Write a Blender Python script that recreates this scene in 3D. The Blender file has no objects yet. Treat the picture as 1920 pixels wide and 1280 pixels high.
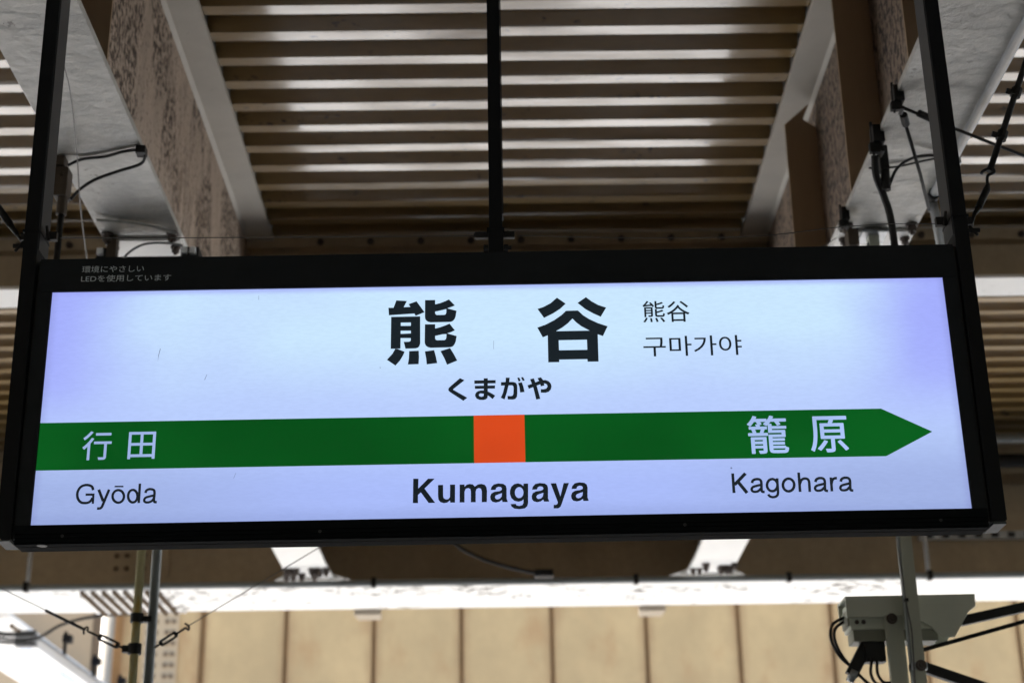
import bpy, bmesh, math, random
from mathutils import Vector, Matrix, geometry
random.seed(7)
S = bpy.context.scene
COL = S.collection

# ------------------------------------------------------------------ camera
cam = bpy.data.cameras.new('camera')
cam.sensor_width = 36.0
cam.lens = 56.85
cam.clip_start = 0.05
cam.clip_end = 600.0
cam.dof.use_dof = True
cam.dof.focus_distance = 3.98
cam.dof.aperture_fstop = 3.6
cam_o = bpy.data.objects.new('camera', cam)
COL.objects.link(cam_o)
_m = Matrix(((0.99991, 0.01225, -0.00617), (-0.00123, -0.36930, -0.92931), (-0.01366, 0.92923, -0.36925)))
cam_o.matrix_world = Matrix.Translation((0, 0, 1.6)) @ _m.to_4x4()
S.camera = cam_o

# ------------------------------------------------------------------ light
SUN_EL, SUN_AZ = math.radians(56), math.radians(271)     # azimuth measured from +Y towards +X
world = bpy.data.worlds.new('World')
S.world = world
world.use_nodes = True
wt = world.node_tree
bg = wt.nodes['Background']
sky = wt.nodes.new('ShaderNodeTexSky')
sky.sky_type = 'NISHITA'
sky.sun_disc = False
sky.sun_elevation = SUN_EL
sky.sun_rotation = SUN_AZ
wt.links.new(sky.outputs[0], bg.inputs[0])
bg.inputs[1].default_value = 0.07
sun = bpy.data.lights.new('sun', 'SUN')
sun.energy = 5.0
sun.angle = math.radians(0.5)
sun.color = (1.0, 0.98, 0.955)
sun_o = bpy.data.objects.new('sun', sun)
COL.objects.link(sun_o)
_d = Vector((math.cos(SUN_EL) * math.sin(SUN_AZ), math.cos(SUN_EL) * math.cos(SUN_AZ), math.sin(SUN_EL)))
sun_o.rotation_euler = _d.to_track_quat('Z', 'Y').to_euler()
sun_o.location = (-30, 10, 40)
S.view_settings.view_transform = 'Standard'
S.view_settings.look = 'None'
S.view_settings.gamma = 1.0
EXPO = 2.8
S.view_settings.exposure = EXPO
S.render.engine = 'CYCLES'
S.cycles.max_bounces = 10
S.cycles.diffuse_bounces = 7
S.cycles.glossy_bounces = 4
LIT = 1.0 / 2 ** EXPO            # emission that shows as 1.0 at this exposure

# ------------------------------------------------------------------ materials
def mat(name, col, rough=0.6, metal=0.0, spec=0.5, noise=None, stain=None, bump=None, coat=0, rnd=False):
    """noise=(scale,amount,stretch) tone variation; stain=(scale,lo,hi,colour,stretch,patch_scale)."""
    m = bpy.data.materials.new(name)
    m.use_nodes = True
    t = m.node_tree
    b = t.nodes['Principled BSDF']
    b.inputs['Roughness'].default_value = rough
    b.inputs['Metallic'].default_value = metal
    b.inputs['Specular IOR Level'].default_value = spec
    if coat: b.inputs['Coat Weight'].default_value = coat; b.inputs['Coat Roughness'].default_value = .16; b.inputs['Coat IOR'].default_value = 1.66
    tc = t.nodes.new('ShaderNodeTexCoord')
    co = tc.outputs['Object']
    if rnd:
        oi = t.nodes.new('ShaderNodeObjectInfo'); vm = t.nodes.new('ShaderNodeVectorMath'); vm.operation = 'ADD'
        sc_ = t.nodes.new('ShaderNodeMath'); sc_.operation = 'MULTIPLY'; sc_.inputs[1].default_value = 37.0
        t.links.new(oi.outputs['Random'], sc_.inputs[0]); t.links.new(co, vm.inputs[0]); t.links.new(sc_.outputs[0], vm.inputs[1])
        co = vm.outputs[0]
    rgb = t.nodes.new('ShaderNodeRGB'); rgb.outputs[0].default_value = (*col, 1)
    cur = rgb.outputs[0]
    def nz(scale, stretch, detail=6, off=0.0):
        mp = t.nodes.new('ShaderNodeMapping'); mp.inputs['Scale'].default_value = stretch
        mp.inputs['Location'].default_value = (off, off * 1.7, off * .6)
        t.links.new(co, mp.inputs[0])
        n = t.nodes.new('ShaderNodeTexNoise'); n.inputs['Scale'].default_value = scale; n.inputs['Detail'].default_value = detail
        n.inputs['Roughness'].default_value = .62
        t.links.new(mp.outputs[0], n.inputs[0]); return n.outputs[0]
    def mix(fac, a, bcol, mode='MIX'):
        x = t.nodes.new('ShaderNodeMix'); x.data_type = 'RGBA'; x.blend_type = mode
        t.links.new(fac, x.inputs[0]) if not isinstance(fac, float) else setattr(x.inputs[0], 'default_value', fac)
        t.links.new(a, x.inputs[6])
        if isinstance(bcol, tuple): x.inputs[7].default_value = (*bcol, 1)
        else: t.links.new(bcol, x.inputs[7])
        return x.outputs[2]
    def ramp(v, lo, hi, a=0.0, bb=1.0):
        r = t.nodes.new('ShaderNodeMapRange'); r.interpolation_type = 'SMOOTHSTEP'
        r.inputs[1].default_value = lo; r.inputs[2].default_value = hi; r.inputs[3].default_value = a; r.inputs[4].default_value = bb
        t.links.new(v, r.inputs[0]); return r.outputs[0]
    if noise:
        for i, (sc, am, stx) in enumerate(noise if isinstance(noise, list) else [noise]):
            f = ramp(nz(sc, stx, off=3.1 * i), .3, .72, 0, am)
            cur = mix(f, cur, tuple(c * .45 for c in col))
    for i, sn in enumerate(stain or []):
        sc, lo, hi, scol, stx, psc = sn
        f = ramp(nz(sc, stx, 8, 5.3 + i), lo, hi)
        if psc:
            p = ramp(nz(psc[0], psc[3] if len(psc) > 3 else (1, 1, 1), 3, 9.1 + 2 * i), psc[1], psc[2])
            mu = t.nodes.new('ShaderNodeMath'); mu.operation = 'MULTIPLY'
            t.links.new(f, mu.inputs[0]); t.links.new(p, mu.inputs[1]); f = mu.outputs[0]
        cur = mix(f, cur, scol)
    t.links.new(cur, b.inputs['Base Color'])
    if bump:
        bn = t.nodes.new('ShaderNodeBump'); bn.inputs['Strength'].default_value = bump[1]; bn.inputs['Distance'].default_value = bump[2]
        t.links.new(nz(bump[0], bump[3] if len(bump) > 3 else (1, 1, 1)), bn.inputs['Height'])
        t.links.new(bn.outputs[0], b.inputs['Normal'])
    return m

V1 = (1, 1, 1)
M = {}
M['deck'] = mat('deck_paint', (.25, .162, .058), .30, spec=.45, coat=1.0, rnd=True, noise=[(5, .22, (.3, 3, 3)), (34, .2, (.3, 2, 1))],
                stain=[(26, .60, .66, (.04, .03, .02), (.5, 1, 1), (2.2, .5, .62))], bump=(22, .35, .012, (.3, 1, 1)))
def patchy_sheen(m):
    t = m.node_tree; b = t.nodes['Principled BSDF']; tc = t.nodes.new('ShaderNodeTexCoord'); oi = t.nodes.new('ShaderNodeObjectInfo')
    mp = t.nodes.new('ShaderNodeMapping'); mp.inputs['Scale'].default_value = (.8, 4, 4); n = t.nodes.new('ShaderNodeTexNoise'); n.noise_dimensions = '4D'
    n.inputs['Scale'].default_value = 3.2; n.inputs['Detail'].default_value = 5
    k = t.nodes.new('ShaderNodeMath'); k.operation = 'MULTIPLY'; k.inputs[1].default_value = 20
    t.links.new(tc.outputs['Object'], mp.inputs[0]); t.links.new(mp.outputs[0], n.inputs['Vector']); t.links.new(oi.outputs['Random'], k.inputs[0]); t.links.new(k.outputs[0], n.inputs['W'])
    for sock, lo, hi in (('Coat Roughness', .07, .24), ('Coat Weight', 1.0, .75)):
        r = t.nodes.new('ShaderNodeMapRange'); r.inputs[1].default_value = .38; r.inputs[2].default_value = .64; r.inputs[3].default_value = lo; r.inputs[4].default_value = hi
        t.links.new(n.outputs[0], r.inputs[0]); t.links.new(r.outputs[0], b.inputs[sock])
patchy_sheen(M['deck'])
M['roof_top'] = mat('roof_sheet', (.35, .35, .34), .6, noise=(3, .3, V1))
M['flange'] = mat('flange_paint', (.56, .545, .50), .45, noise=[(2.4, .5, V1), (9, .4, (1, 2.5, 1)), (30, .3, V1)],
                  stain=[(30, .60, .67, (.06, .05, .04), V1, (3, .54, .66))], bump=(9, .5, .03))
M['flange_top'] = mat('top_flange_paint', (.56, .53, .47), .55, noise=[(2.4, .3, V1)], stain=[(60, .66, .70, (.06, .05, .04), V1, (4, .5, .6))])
M['flange_lit'] = mat('lit_flange_paint', (.80, .79, .76), .45, noise=(4, .12, V1), stain=[(16, .64, .72, (.16, .13, .10), (1, 2, 1), (2, .5, .62))])  # whiter base colour stands in for the brighter light past the splice
M['web'] = mat('stained_web', (.57, .455, .355), .7, noise=[(3, .45, (3, 3, .6)), (9, .3, (4, 4, .5))],
               stain=[(44, .47, .55, (.05, .03, .017), (1, 1, .75), (2.4, .43, .54, (1.6, 1.6, .7))),
                      (24, .52, .66, (.16, .105, .065), (2, 2, .35), (1.5, .40, .60)), (64, .57, .63, (.06, .042, .034), (1, 1, .7), (1.1, .34, .52))], bump=(60, .3, .01))
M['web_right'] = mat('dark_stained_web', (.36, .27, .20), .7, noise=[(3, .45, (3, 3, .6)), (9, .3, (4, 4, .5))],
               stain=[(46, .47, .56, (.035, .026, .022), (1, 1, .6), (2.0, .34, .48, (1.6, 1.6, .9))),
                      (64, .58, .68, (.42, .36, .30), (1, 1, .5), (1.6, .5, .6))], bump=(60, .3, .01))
M['stiff'] = mat('stiffener_paint', (.36, .25, .15), .7, noise=[(4, .3, (3, 3, .6))])
M['girder'] = mat('girder_paint', (.42, .33, .215), .7, noise=[(2.4, .4, (1, 1, .5)), (20, .22, V1)],
                  stain=[(22, .66, .72, (.07, .055, .04), V1, (2, .5, .6))])
M['white_flange'] = mat('white_flange', (.80, .79, .76), .5, noise=(3, .08, V1),
                  stain=[(10, .53, .58, (.04, .032, .026), (1, 2.0, 1), (1.3, .535, .59)), (30, .64, .68, (.25, .21, .17), (.6, 2, 1), (2.4, .48, .6))])
M['panel'] = mat('wall_panel', (.45, .305, .142), .75, rnd=True, noise=[(1.1, .32, (1, 1, .8)), (3.5, .2, (1, 1, .9))],
                 stain=[(1.6, .50, .74, (.34, .20, .085), (1.3, 1, .7), None)], bump=(30, .1, .01))
def joint_dirt(m):
    t = m.node_tree; b = t.nodes['Principled BSDF']; src = b.inputs['Base Color'].links[0].from_socket
    tc = t.nodes.new('ShaderNodeTexCoord'); sp = t.nodes.new('ShaderNodeSeparateXYZ'); t.links.new(tc.outputs['Generated'], sp.inputs[0])
    a = t.nodes.new('ShaderNodeMath'); a.operation = 'PINGPONG'; a.inputs[1].default_value = .5; t.links.new(sp.outputs[0], a.inputs[0])
    n = t.nodes.new('ShaderNodeTexNoise'); n.inputs['Scale'].default_value = 3.5; t.links.new(tc.outputs['Object'], n.inputs[0])
    k = t.nodes.new('ShaderNodeMath'); k.operation = 'MULTIPLY_ADD'; k.inputs[1].default_value = .12; t.links.new(n.outputs[0], k.inputs[0]); t.links.new(a.outputs[0], k.inputs[2])
    r = t.nodes.new('ShaderNodeMapRange'); r.interpolation_type = 'SMOOTHSTEP'
    for i, v in enumerate((.17, .05, 0, .5)): r.inputs[1 + i].default_value = v
    t.links.new(k.outputs[0], r.inputs[0])
    x = t.nodes.new('ShaderNodeMix'); x.data_type = 'RGBA'; t.links.new(r.outputs[0], x.inputs[0]); t.links.new(src, x.inputs[6]); x.inputs[7].default_value = (.23, .125, .05, 1)
    t.links.new(x.outputs[2], b.inputs['Base Color'])
joint_dirt(M['panel'])
M['panel_plain'] = mat('plain_panel', (.43, .31, .185), .75, noise=[(1.1, .25, (1, 1, .6))])
M['joint'] = mat('joint_filler', (.30, .165, .065), .85, noise=(6, .5, (1, 1, .3)))
M['bolt'] = mat('bolt_steel', (.20, .14, .09), .8, spec=.2, noise=(40, .4, V1))
M['rust_bolt'] = mat('rusty_bolt', (.07, .05, .04), .7, noise=(40, .5, V1))
M['black'] = mat('black_powder_coat', (.0185, .0215, .0245), .55, spec=.12, noise=[(20, .3, V1), (3, .4, (1, 1, 4))], bump=(300, .05, .001))
M['rail'] = mat('black_rail_paint', (.0085, .0100, .0110), .8, spec=.03, noise=[(30, .3, (1, 1, 3))])
M['black_post'] = mat('black_post_paint', (.0095, .0102, .0115), .6, spec=.12, noise=(14, .25, (4, 4, .5)))
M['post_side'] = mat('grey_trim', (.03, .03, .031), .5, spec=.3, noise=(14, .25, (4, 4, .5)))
M['cap'] = mat('scuffed_cap', (.032, .042, .045), .6, metal=.0, noise=(60, .6, (1, .4, 1)))
M['dark'] = mat('dark_iron', (.011, .010, .009), .6, spec=.3, noise=(40, .4, V1))
M['cable'] = mat('black_cable', (.008, .0075, .007), .55, spec=.3)
M['wire'] = mat('steel_wire', (.10, .095, .09), .5, metal=.5)
M['galv'] = mat('galvanised', (.33, .345, .36), .4, metal=.55, noise=(24, .3, V1))
M['yellow'] = mat('yellowed_pole', (.52, .49, .28), .5, noise=[(9, .35, (2, 2, .4))], stain=[(8, .5, .62, (.45, .33, .09), (2, 2, .5), None)])
M['grey'] = mat('grey_conduit', (.22, .235, .23), .5, noise=(10, .2, (2, 2, .3)))
M['cctv'] = mat('camera_housing', (.58, .60, .51), .5, noise=(9, .12, V1))
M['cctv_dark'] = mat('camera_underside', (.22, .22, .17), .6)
M['postgrn'] = mat('grey_green_post', (.44, .45, .37), .5, noise=[(6, .2, (2, 2, .4))], stain=[(30, .68, .72, (.2, .15, .06), V1, None)])
M['brownclamp'] = mat('rusted_clamp', (.055, .036, .02), .7, noise=(50, .5, V1))
M['white_plastic'] = mat('white_plastic', (.72, .74, .76), .45)
M['pipewhite'] = mat('cream_pipe', (.36, .30, .225), .5, noise=(3, .15, V1))
M['concrete'] = mat('platform_asphalt', (.17, .168, .16), .85, noise=(2, .3, V1))
M['ballast'] = mat('pale_ground', (.50, .50, .50), .95, noise=[(.8, .25, V1), (12, .4, V1)], bump=(18, .6, .05))

# emissive sign film -------------------------------------------------------
def film(name, kind, col=None, gloss=.4):
    m = bpy.data.materials.new(name); m.use_nodes = True
    t = m.node_tree; b = t.nodes['Principled BSDF']
    N = t.nodes.new; L = t.links.new
    tc = N('ShaderNodeTexCoord'); sp = N('ShaderNodeSeparateXYZ'); L(tc.outputs['Object'], sp.inputs[0])
    def math_(op, a, bb=None):
        n = N('ShaderNodeMath'); n.operation = op
        for i, v in enumerate((a, bb)):
            if v is None: continue
            if isinstance(v, (int, float)): n.inputs[i].default_value = v
            else: L(v, n.inputs[i])
        return n.outputs[0]
    def rng(v, a, bb, c=0.0, d=1.0):
        r = N('ShaderNodeMapRange'); r.interpolation_type = 'SMOOTHSTEP'
        for i, x in enumerate((a, bb, c, d)): r.inputs[1 + i].default_value = x
        L(v, r.inputs[0]); return r.outputs[0]
    def mixc(f, a, bb):
        x = N('ShaderNodeMix'); x.data_type = 'RGBA'; L(f, x.inputs[0])
        for s, v in ((6, a), (7, bb)):
            if isinstance(v, tuple): x.inputs[s].default_value = (*v, 1)
            else: L(v, x.inputs[s])
        return x.outputs[2]
    def noise(sc, detail=3, stretch=V1):
        mp = N('ShaderNodeMapping'); mp.inputs['Scale'].default_value = stretch; L(tc.outputs['Object'], mp.inputs[0])
        n = N('ShaderNodeTexNoise'); n.inputs['Scale'].default_value = sc; n.inputs['Detail'].default_value = detail
        L(mp.outputs[0], n.inputs[0]); return n.outputs[0]
    X, Z = sp.outputs[0], sp.outputs[2]
    ax = math_('ABSOLUTE', X)
    if kind == 'face':
        # uneven LED back light: brightest behind the upper middle, bluer towards the ends and the lower edge
        wob = math_('MULTIPLY', math_('SUBTRACT', noise(1.6), .5), .5)
        side = math_('MULTIPLY', rng(math_('ADD', ax, wob), .74, 1.12), rng(Z, .20, .40))
        patch = math_('MULTIPLY', rng(noise(1.25, 2, (1, 1, 2.2)), .46, .66), rng(ax, .15, .6))
        low = rng(math_('ADD', Z, math_('MULTIPLY', wob, .35)), .52, .29)
        c = mixc(math_('MULTIPLY', patch, .28), (.59, .80, 1.0), (.44, .52, .99))
        c = mixc(math_('MULTIPLY', side, .95), c, (.36, .41, .98))
        c = mixc(math_('MULTIPLY', low, .65), c, (.43, .52, .98))
        below = rng(Z, .30, .10)
        c = mixc(math_('MULTIPLY', below, .9), c, mixc(rng(math_('ADD', ax, wob), .25, .95), (.39, .49, .95), (.34, .43, .76)))
        c = mixc(math_('MULTIPLY', math_('MULTIPLY', below, rng(math_('ADD', Z, math_('MULTIPLY', wob, .12)), .085, .04)), .5), c, (.27, .34, .66))
        c = mixc(math_('MULTIPLY', rng(Z, .622, .642), .7), c, (.34, .38, .92))
        c = mixc(math_('MULTIPLY', rng(ax, 1.09, 1.113), .35), c, (.24, .27, .60))
        grain = rng(noise(240, 2, (.25, 1, 1)), .3, .7, .975, 1.02)
        gm = N('ShaderNodeMix'); gm.data_type = 'RGBA'; gm.blend_type = 'MULTIPLY'; gm.inputs[0].default_value = 1
        L(c, gm.inputs[6]); L(grain, gm.inputs[7]); c = gm.outputs[2]
        # flecks of dirt stuck to the film
        v = N('ShaderNodeTexVoronoi'); v.inputs['Scale'].default_value = 17; L(tc.outputs['Object'], v.inputs[0])
        rad = rng(noise(3.3), .45, .72, 0.0, .05)
        fl = math_('LESS_THAN', v.outputs['Distance'], rad)
        c = mixc(math_('MULTIPLY', fl, .65), c, (.05, .06, .10))
    else:
        wob = rng(noise(1.7), .3, .7, .72, 1.12)
        x = N('ShaderNodeMix'); x.data_type = 'RGBA'; x.blend_type = 'MULTIPLY'; x.inputs[0].default_value = 1
        x.inputs[6].default_value = (*col, 1); L(wob, x.inputs[7]); c = x.outputs[2]
    L(c, b.inputs['Emission Color']); b.inputs['Emission Strength'].default_value = LIT
    b.inputs['Base Color'].default_value = (.02, .02, .02, 1) if kind == 'face' else (*[v * .01 for v in col], 1)
    b.inputs['Roughness'].default_value = gloss; b.inputs['Specular IOR Level'].default_value = .12
    return m
M['face'] = film('backlit_panel', 'face')
M['green'] = film('green_film', 'flat', (.0018, .098, .0115))
M['orange'] = film('orange_film', 'flat', (.75, .075, .014))
M['glyph_white'] = film('white_letter_film', 'flat', (.40, .54, .90))
M['scuff'] = film('scuff_mark', 'flat', (.20, .25, .36))
M['ink'] = film('black_letter_film', 'flat', (.0105, .0165, .0215))
M['grey_print'] = mat('grey_print', (.55, .62, .66), .6)
M['tube'] = film('fluorescent_tube', 'flat', (1.25, 1.35, 1.6))

# ------------------------------------------------------------------ mesh helpers
class MB:
    def __init__(s): s.v, s.f = [], []
    def add(s, vs, fs):
        o = len(s.v); s.v += [tuple(x) for x in vs]; s.f += [tuple(i + o for i in f) for f in fs]; return s
    def box(s, x0, x1, y0, y1, z0, z1):
        return s.add([(x, y, z) for x in (x0, x1) for y in (y0, y1) for z in (z0, z1)],
                     [(0, 1, 3, 2), (4, 6, 7, 5), (0, 4, 5, 1), (2, 3, 7, 6), (0, 2, 6, 4), (1, 5, 7, 3)])
    def tube(s, pts, r, n=10, caps=True):
        P = [Vector(p) for p in pts]; R = r if isinstance(r, (list, tuple)) else [r] * len(P)
        o = len(s.v); up = None
        for i, p in enumerate(P):
            d = ((P[i + 1] - p) if i == 0 else (p - P[i - 1]) if i == len(P) - 1 else (P[i + 1] - P[i - 1])).normalized()
            if up is None: up = d.orthogonal().normalized()
            up = (up - d * up.dot(d)).normalized(); w = d.cross(up)
            s.v += [tuple(p + (up * math.cos(a) + w * math.sin(a)) * R[i]) for a in (2 * math.pi * k / n for k in range(n))]
        for i in range(len(P) - 1):
            for k in range(n):
                a, b = o + i * n + k, o + i * n + (k + 1) % n
                s.f.append((a, b, b + n, a + n))
        if caps:
            s.f.append(tuple(o + k for k in range(n - 1, -1, -1))); s.f.append(tuple(o + (len(P) - 1) * n + k for k in range(n)))
        return s
    def bar(s, p, q, w, h):
        """rectangular bar from p to q, w across (horizontal), h the other way"""
        p, q = Vector(p), Vector(q); d = (q - p).normalized()
        side = d.cross(Vector((0, 0, 1)))
        side = side.normalized() if side.length > 1e-4 else Vector((1, 0, 0))
        up = side.cross(d)
        vs = [e + side * a * w / 2 + up * b * h / 2 for e in (p, q) for a, b in ((-1, -1), (1, -1), (1, 1), (-1, 1))]
        return s.add(vs, [(0, 3, 2, 1), (4, 5, 6, 7)] + [(k, (k + 1) % 4, 4 + (k + 1) % 4, 4 + k) for k in range(4)])
    def prism(s, prof, axis, a0, a1):
        """closed profile extruded along an axis; prof in the two other axes (order x,y,z)"""
        n = len(prof)
        def put(p, a):
            return (a, p[0], p[1]) if axis == 'x' else (p[0], a, p[1]) if axis == 'y' else (p[0], p[1], a)
        return s.add([put(p, a0) for p in prof] + [put(p, a1) for p in prof],
                     [tuple(range(n - 1, -1, -1)), tuple(range(n, 2 * n))] + [(k, (k + 1) % n, n + (k + 1) % n, n + k) for k in range(n)])
    def build(s, name, m, parent=None, smooth=False, bevel=0.0, loc=None):
        me = bpy.data.meshes.new(name); me.from_pydata(s.v, [], s.f)
        bm = bmesh.new(); bm.from_mesh(me)
        bmesh.ops.recalc_face_normals(bm, faces=bm.faces)
        if bevel:
            ed = [e for e in bm.edges if len(e.link_faces) == 2 and e.calc_face_angle(0) > .5]
            bmesh.ops.bevel(bm, geom=ed, offset=bevel, segments=2, affect='EDGES', profile=.7)
        bm.to_mesh(me); bm.free()
        if smooth:
            for p in me.polygons: p.use_smooth = len(p.vertices) == 4
        me.materials.append(M[m])
        o = bpy.data.objects.new(name, me); COL.objects.link(o)
        if parent: o.parent = parent
        if loc: o.location = loc
        return o
def empty(name, loc=(0, 0, 0)):
    o = bpy.data.objects.new(name, None); o.location = loc; o.empty_display_size = .1; COL.objects.link(o); return o
def tag(o, label, cat, group=None):
    o['label'] = label; o['category'] = cat
    if group: o['group'] = group
    return o
def share(src, name, parent, loc, rot=None):
    c = src.copy(); c.name = name; COL.objects.link(c); c.parent = parent; c.location = loc
    if rot: c.rotation_euler = rot
    return c
def smooth_path(pts, k=6, closed=False):
    P = [Vector(p) for p in pts]; n = len(P); out = []
    seg = n if closed else n - 1
    for i in range(seg):
        g = lambda j: P[j % n] if closed else P[max(0, min(n - 1, j))]
        a, b, c, d = g(i - 1), g(i), g(i + 1), g(i + 2)
        for q in range(k):
            u = q / k
            out.append(.5 * ((2 * b) + (c - a) * u + (2 * a - 5 * b + 4 * c - d) * u * u + (3 * b - 3 * c + d - a) * u ** 3))
    if not closed: out.append(P[-1])
    return out
def bolt_mesh(r, h, m):
    """hexagon nut with washer and a stub, pointing down (-z)"""
    b = MB().tube([(0, 0, 0), (0, 0, -h * .18)], r * 1.35, 12).tube([(0, 0, -h * .18), (0, 0, -h * .75)], r, 6).tube([(0, 0, -h * .75), (0, 0, -h)], r * .5, 8)
    me = bpy.data.meshes.new('bolt'); me.from_pydata(b.v, [], b.f)
    bm = bmesh.new(); bm.from_mesh(me); bmesh.ops.recalc_face_normals(bm, faces=bm.faces); bm.to_mesh(me); bm.free()
    me.materials.append(M[m]); return me
def bolt(me, parent, loc, rot=(0, 0, 0)):
    o = bpy.data.objects.new('bolt', me); COL.objects.link(o); o.parent = parent; o.location = loc
    o.rotation_euler = (rot[0], rot[1], rot[2] + (random.random() if rot == (0, 0, 0) else 0)); return o
def woff(p):
    v = Vector((0, 0, 0))
    while p: v += p.location; p = p.parent
    return v
_build = MB.build
def W(mb, name, m, parent=None, **k):
    """build from world coordinates under an unrotated parent"""
    o = _build(mb, name, m, parent, **k)
    if parent: o.location = -woff(parent)
    return o
def wbolt(me, parent, loc, rot=(0, 0, 0)):
    return bolt(me, parent, Vector(loc) - woff(parent), rot)

# ------------------------------------------------------------------ ground
g = W(MB().box(-150, 150, -120, 150, -1.6, -1.1), 'track_bed', 'ballast'); g['kind'] = 'structure'
p = W(MB().box(-80, 80, -58, 8.6, -1.095, 0.0), 'platform', 'concrete', bevel=.02); p['kind'] = 'structure'  # stretched unseen behind the camera so less sunlit ground throws light in

# ------------------------------------------------------------------ canopy roof: folded deck between the beams
ZD = 5.262; PITCH = .1944; XB = (-1.335, 1.405); XO = (-4.075, 4.145)
roof = tag(empty('canopy_roof', (0, 6, 5.26)), 'ribbed beige deck of the platform canopy above the hanging sign', 'roof')
W(MB().box(-60, 60, -60, 11.7, ZD + .085, ZD + .16), 'roof_slab', 'roof_top', roof)  # slab and deck panel stretched far out of view to block sky light
W(MB().box(-60, 60, -60, 5.13, ZD - .002, ZD + .083), 'deck_panel', 'deck', roof)
def rib_mesh(L):
    a = .069; pr = [(0, 0), (a, 0), (a + .020, .068), (PITCH - .020, .068), (PITCH, 0)]
    t = .002
    vs, fs = [], []
    for x in (0, L):
        vs += [(x, y, z) for y, z in pr] + [(x, y, z + t) for y, z in pr]
    n = len(pr)
    for k in range(n - 1):
        fs += [(k, k + 1, 2 * n + k + 1, 2 * n + k), (n + k, 3 * n + k, 3 * n + k + 1, n + k + 1)]
        for b in (0, 2 * n): fs.append((b + k, b + n + k, b + n + k + 1, b + k + 1))
    me = bpy.data.meshes.new('deck_rib'); me.from_pydata(vs, [], fs); me.materials.append(M['deck'])
    bm = bmesh.new(); bm.from_mesh(me); bmesh.ops.recalc_face_normals(bm, faces=bm.faces)
    ed = [e for e in bm.edges if len(e.link_faces) == 2 and .3 < e.calc_face_angle(0) < 1.45 and abs((e.verts[0].co - e.verts[1].co).normalized().x) > .9]
    bmesh.ops.bevel(bm, geom=ed, offset=.004, segments=2, affect='EDGES')
    bm.to_mesh(me); bm.free()
    return me
spans = [(-6.8, -1.47, 0, 0), (-1.20, -.012, 0, 0), (-.008, 1.27, -.012, .002), (1.54, 6.8, .0, 0)]
for x0, x1, dy, dz in spans:
    me = rib_mesh(x1 - x0)
    for y0, n in ((5.535 - 2 * PITCH, 13), (7.84, 19)):
        for k in range(n):
            y = y0 + k * PITCH + dy
            o = bpy.data.objects.new('deck_rib', me); COL.objects.link(o); o.parent = roof
            o.location = Vector((x0, y, ZD + dz + random.uniform(-.0012, .0012))) - roof.location
            o.rotation_euler = (random.uniform(-.013, .013), 0, random.uniform(-.0010, .0010))

# ------------------------------------------------------------------ beams running away from the camera
BOLT_S = bolt_mesh(.014, .032, 'rust_bolt'); BOLT_M = bolt_mesh(.017, .042, 'rust_bolt'); BOLT_P = bolt_mesh(.015, .034, 'bolt'); BOLT_B = bolt_mesh(.021, .055, 'rust_bolt'); BOLT_L = bolt_mesh(.024, .04, 'bolt')
def beam(xc, label, webmat, side, stiff, splices):
    b = tag(empty('steel_beam', (xc, 6.0, 4.2)), label, 'beam', 'steel beams carrying the canopy deck')
    f = .146
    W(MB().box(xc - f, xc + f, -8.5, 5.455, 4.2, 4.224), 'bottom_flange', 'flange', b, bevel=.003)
    W(MB().box(xc - f, xc + f, 5.462, 10.53, 4.2, 4.224), 'bottom_flange', 'flange_lit', b, bevel=.003)
    W(MB().box(xc - .007, xc + .007, -8.5, 11.43, 4.2245, 5.228), 'web', webmat, b)
    W(MB().box(xc - f, xc + f, -8.5, 11.43, 5.2285, 5.255), 'top_flange', 'flange_top', b, bevel=.002)
    for s in (-1, 1):
        x = xc + s * .0072
        W(MB().prism([(x, 5.2283), (x + s * .016, 5.2283), (x, 5.212)], 'y', -8.4, 7.6), 'weld_bead', 'flange_top', b)
    for y, s, z0 in stiff:
        xi, xo, c = xc + s * .0073, xc + s * f * .98, .035
        pr = [(xi, 4.226 + c), (xi + s * c, 4.226), (xo, 4.226), (xo, 5.2 - z0), (xo - s * .035, 5.226), (xi + s * c, 5.226), (xi, 5.226 - c)]
        if z0: pr = pr[:3] + [(xo, 5.115), (xi + s * .022, 5.218), (xi + s * .055, 5.14), (xi, 5.10)]
        W(MB().prism(pr, 'y', y, y + .012), 'stiffener', 'stiff', b)
    for y in splices:
        pl = W(MB().box(xc - f * .97, xc + f * .97, y - .006, y + .17, 4.188, 4.1995), 'splice_plate', 'flange_lit', b, bevel=.002)
        for dx in (-.115, .115):
            for dy in (.045, .125) if y > 8 else (.05,):
                wbolt(BOLT_S, pl, (xc + dx, y + dy, 4.188))
        for dx in ((-.12, .12) if y < 8 else (-.12, -.07, .07, .12)):
            wbolt(BOLT_M, b, (xc + dx, y - .045, 4.2))
    # widening plate where the beam meets the far girder
    y0 = 10.54
    h = W(MB().prism([(xc - f, 10.535), (xc + f, 10.535), (xc + .155, 10.86), (xc + .29, 11.079), (xc - .29, 11.079), (xc - .155, 10.86)], 'z', 4.2, 4.224), 'haunch_plate', 'white_flange', b)
    for dx in (-.13, -.09, -.05, .05, .09, .13):
        for dy in (.06, .13, .20):
            if random.random() < .62: wbolt(BOLT_B if random.random() < .4 else BOLT_M, h, (xc + dx + random.uniform(-.012, .012), 10.55 + dy, 4.2))
    return b
beam(XB[0], 'beige steel beam whose web is speckled with brown mould, black lamp box under it', 'web', 1, [(4.26, 1, 0)], [5.46])
beam(XB[1], 'steel beam with a silver conduit along its flange and deep brown stiffeners', 'web_right', -1, [(5.20, -1, 0), (6.29, -1, .09), (4.30, -1, 0)], [5.46])

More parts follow.
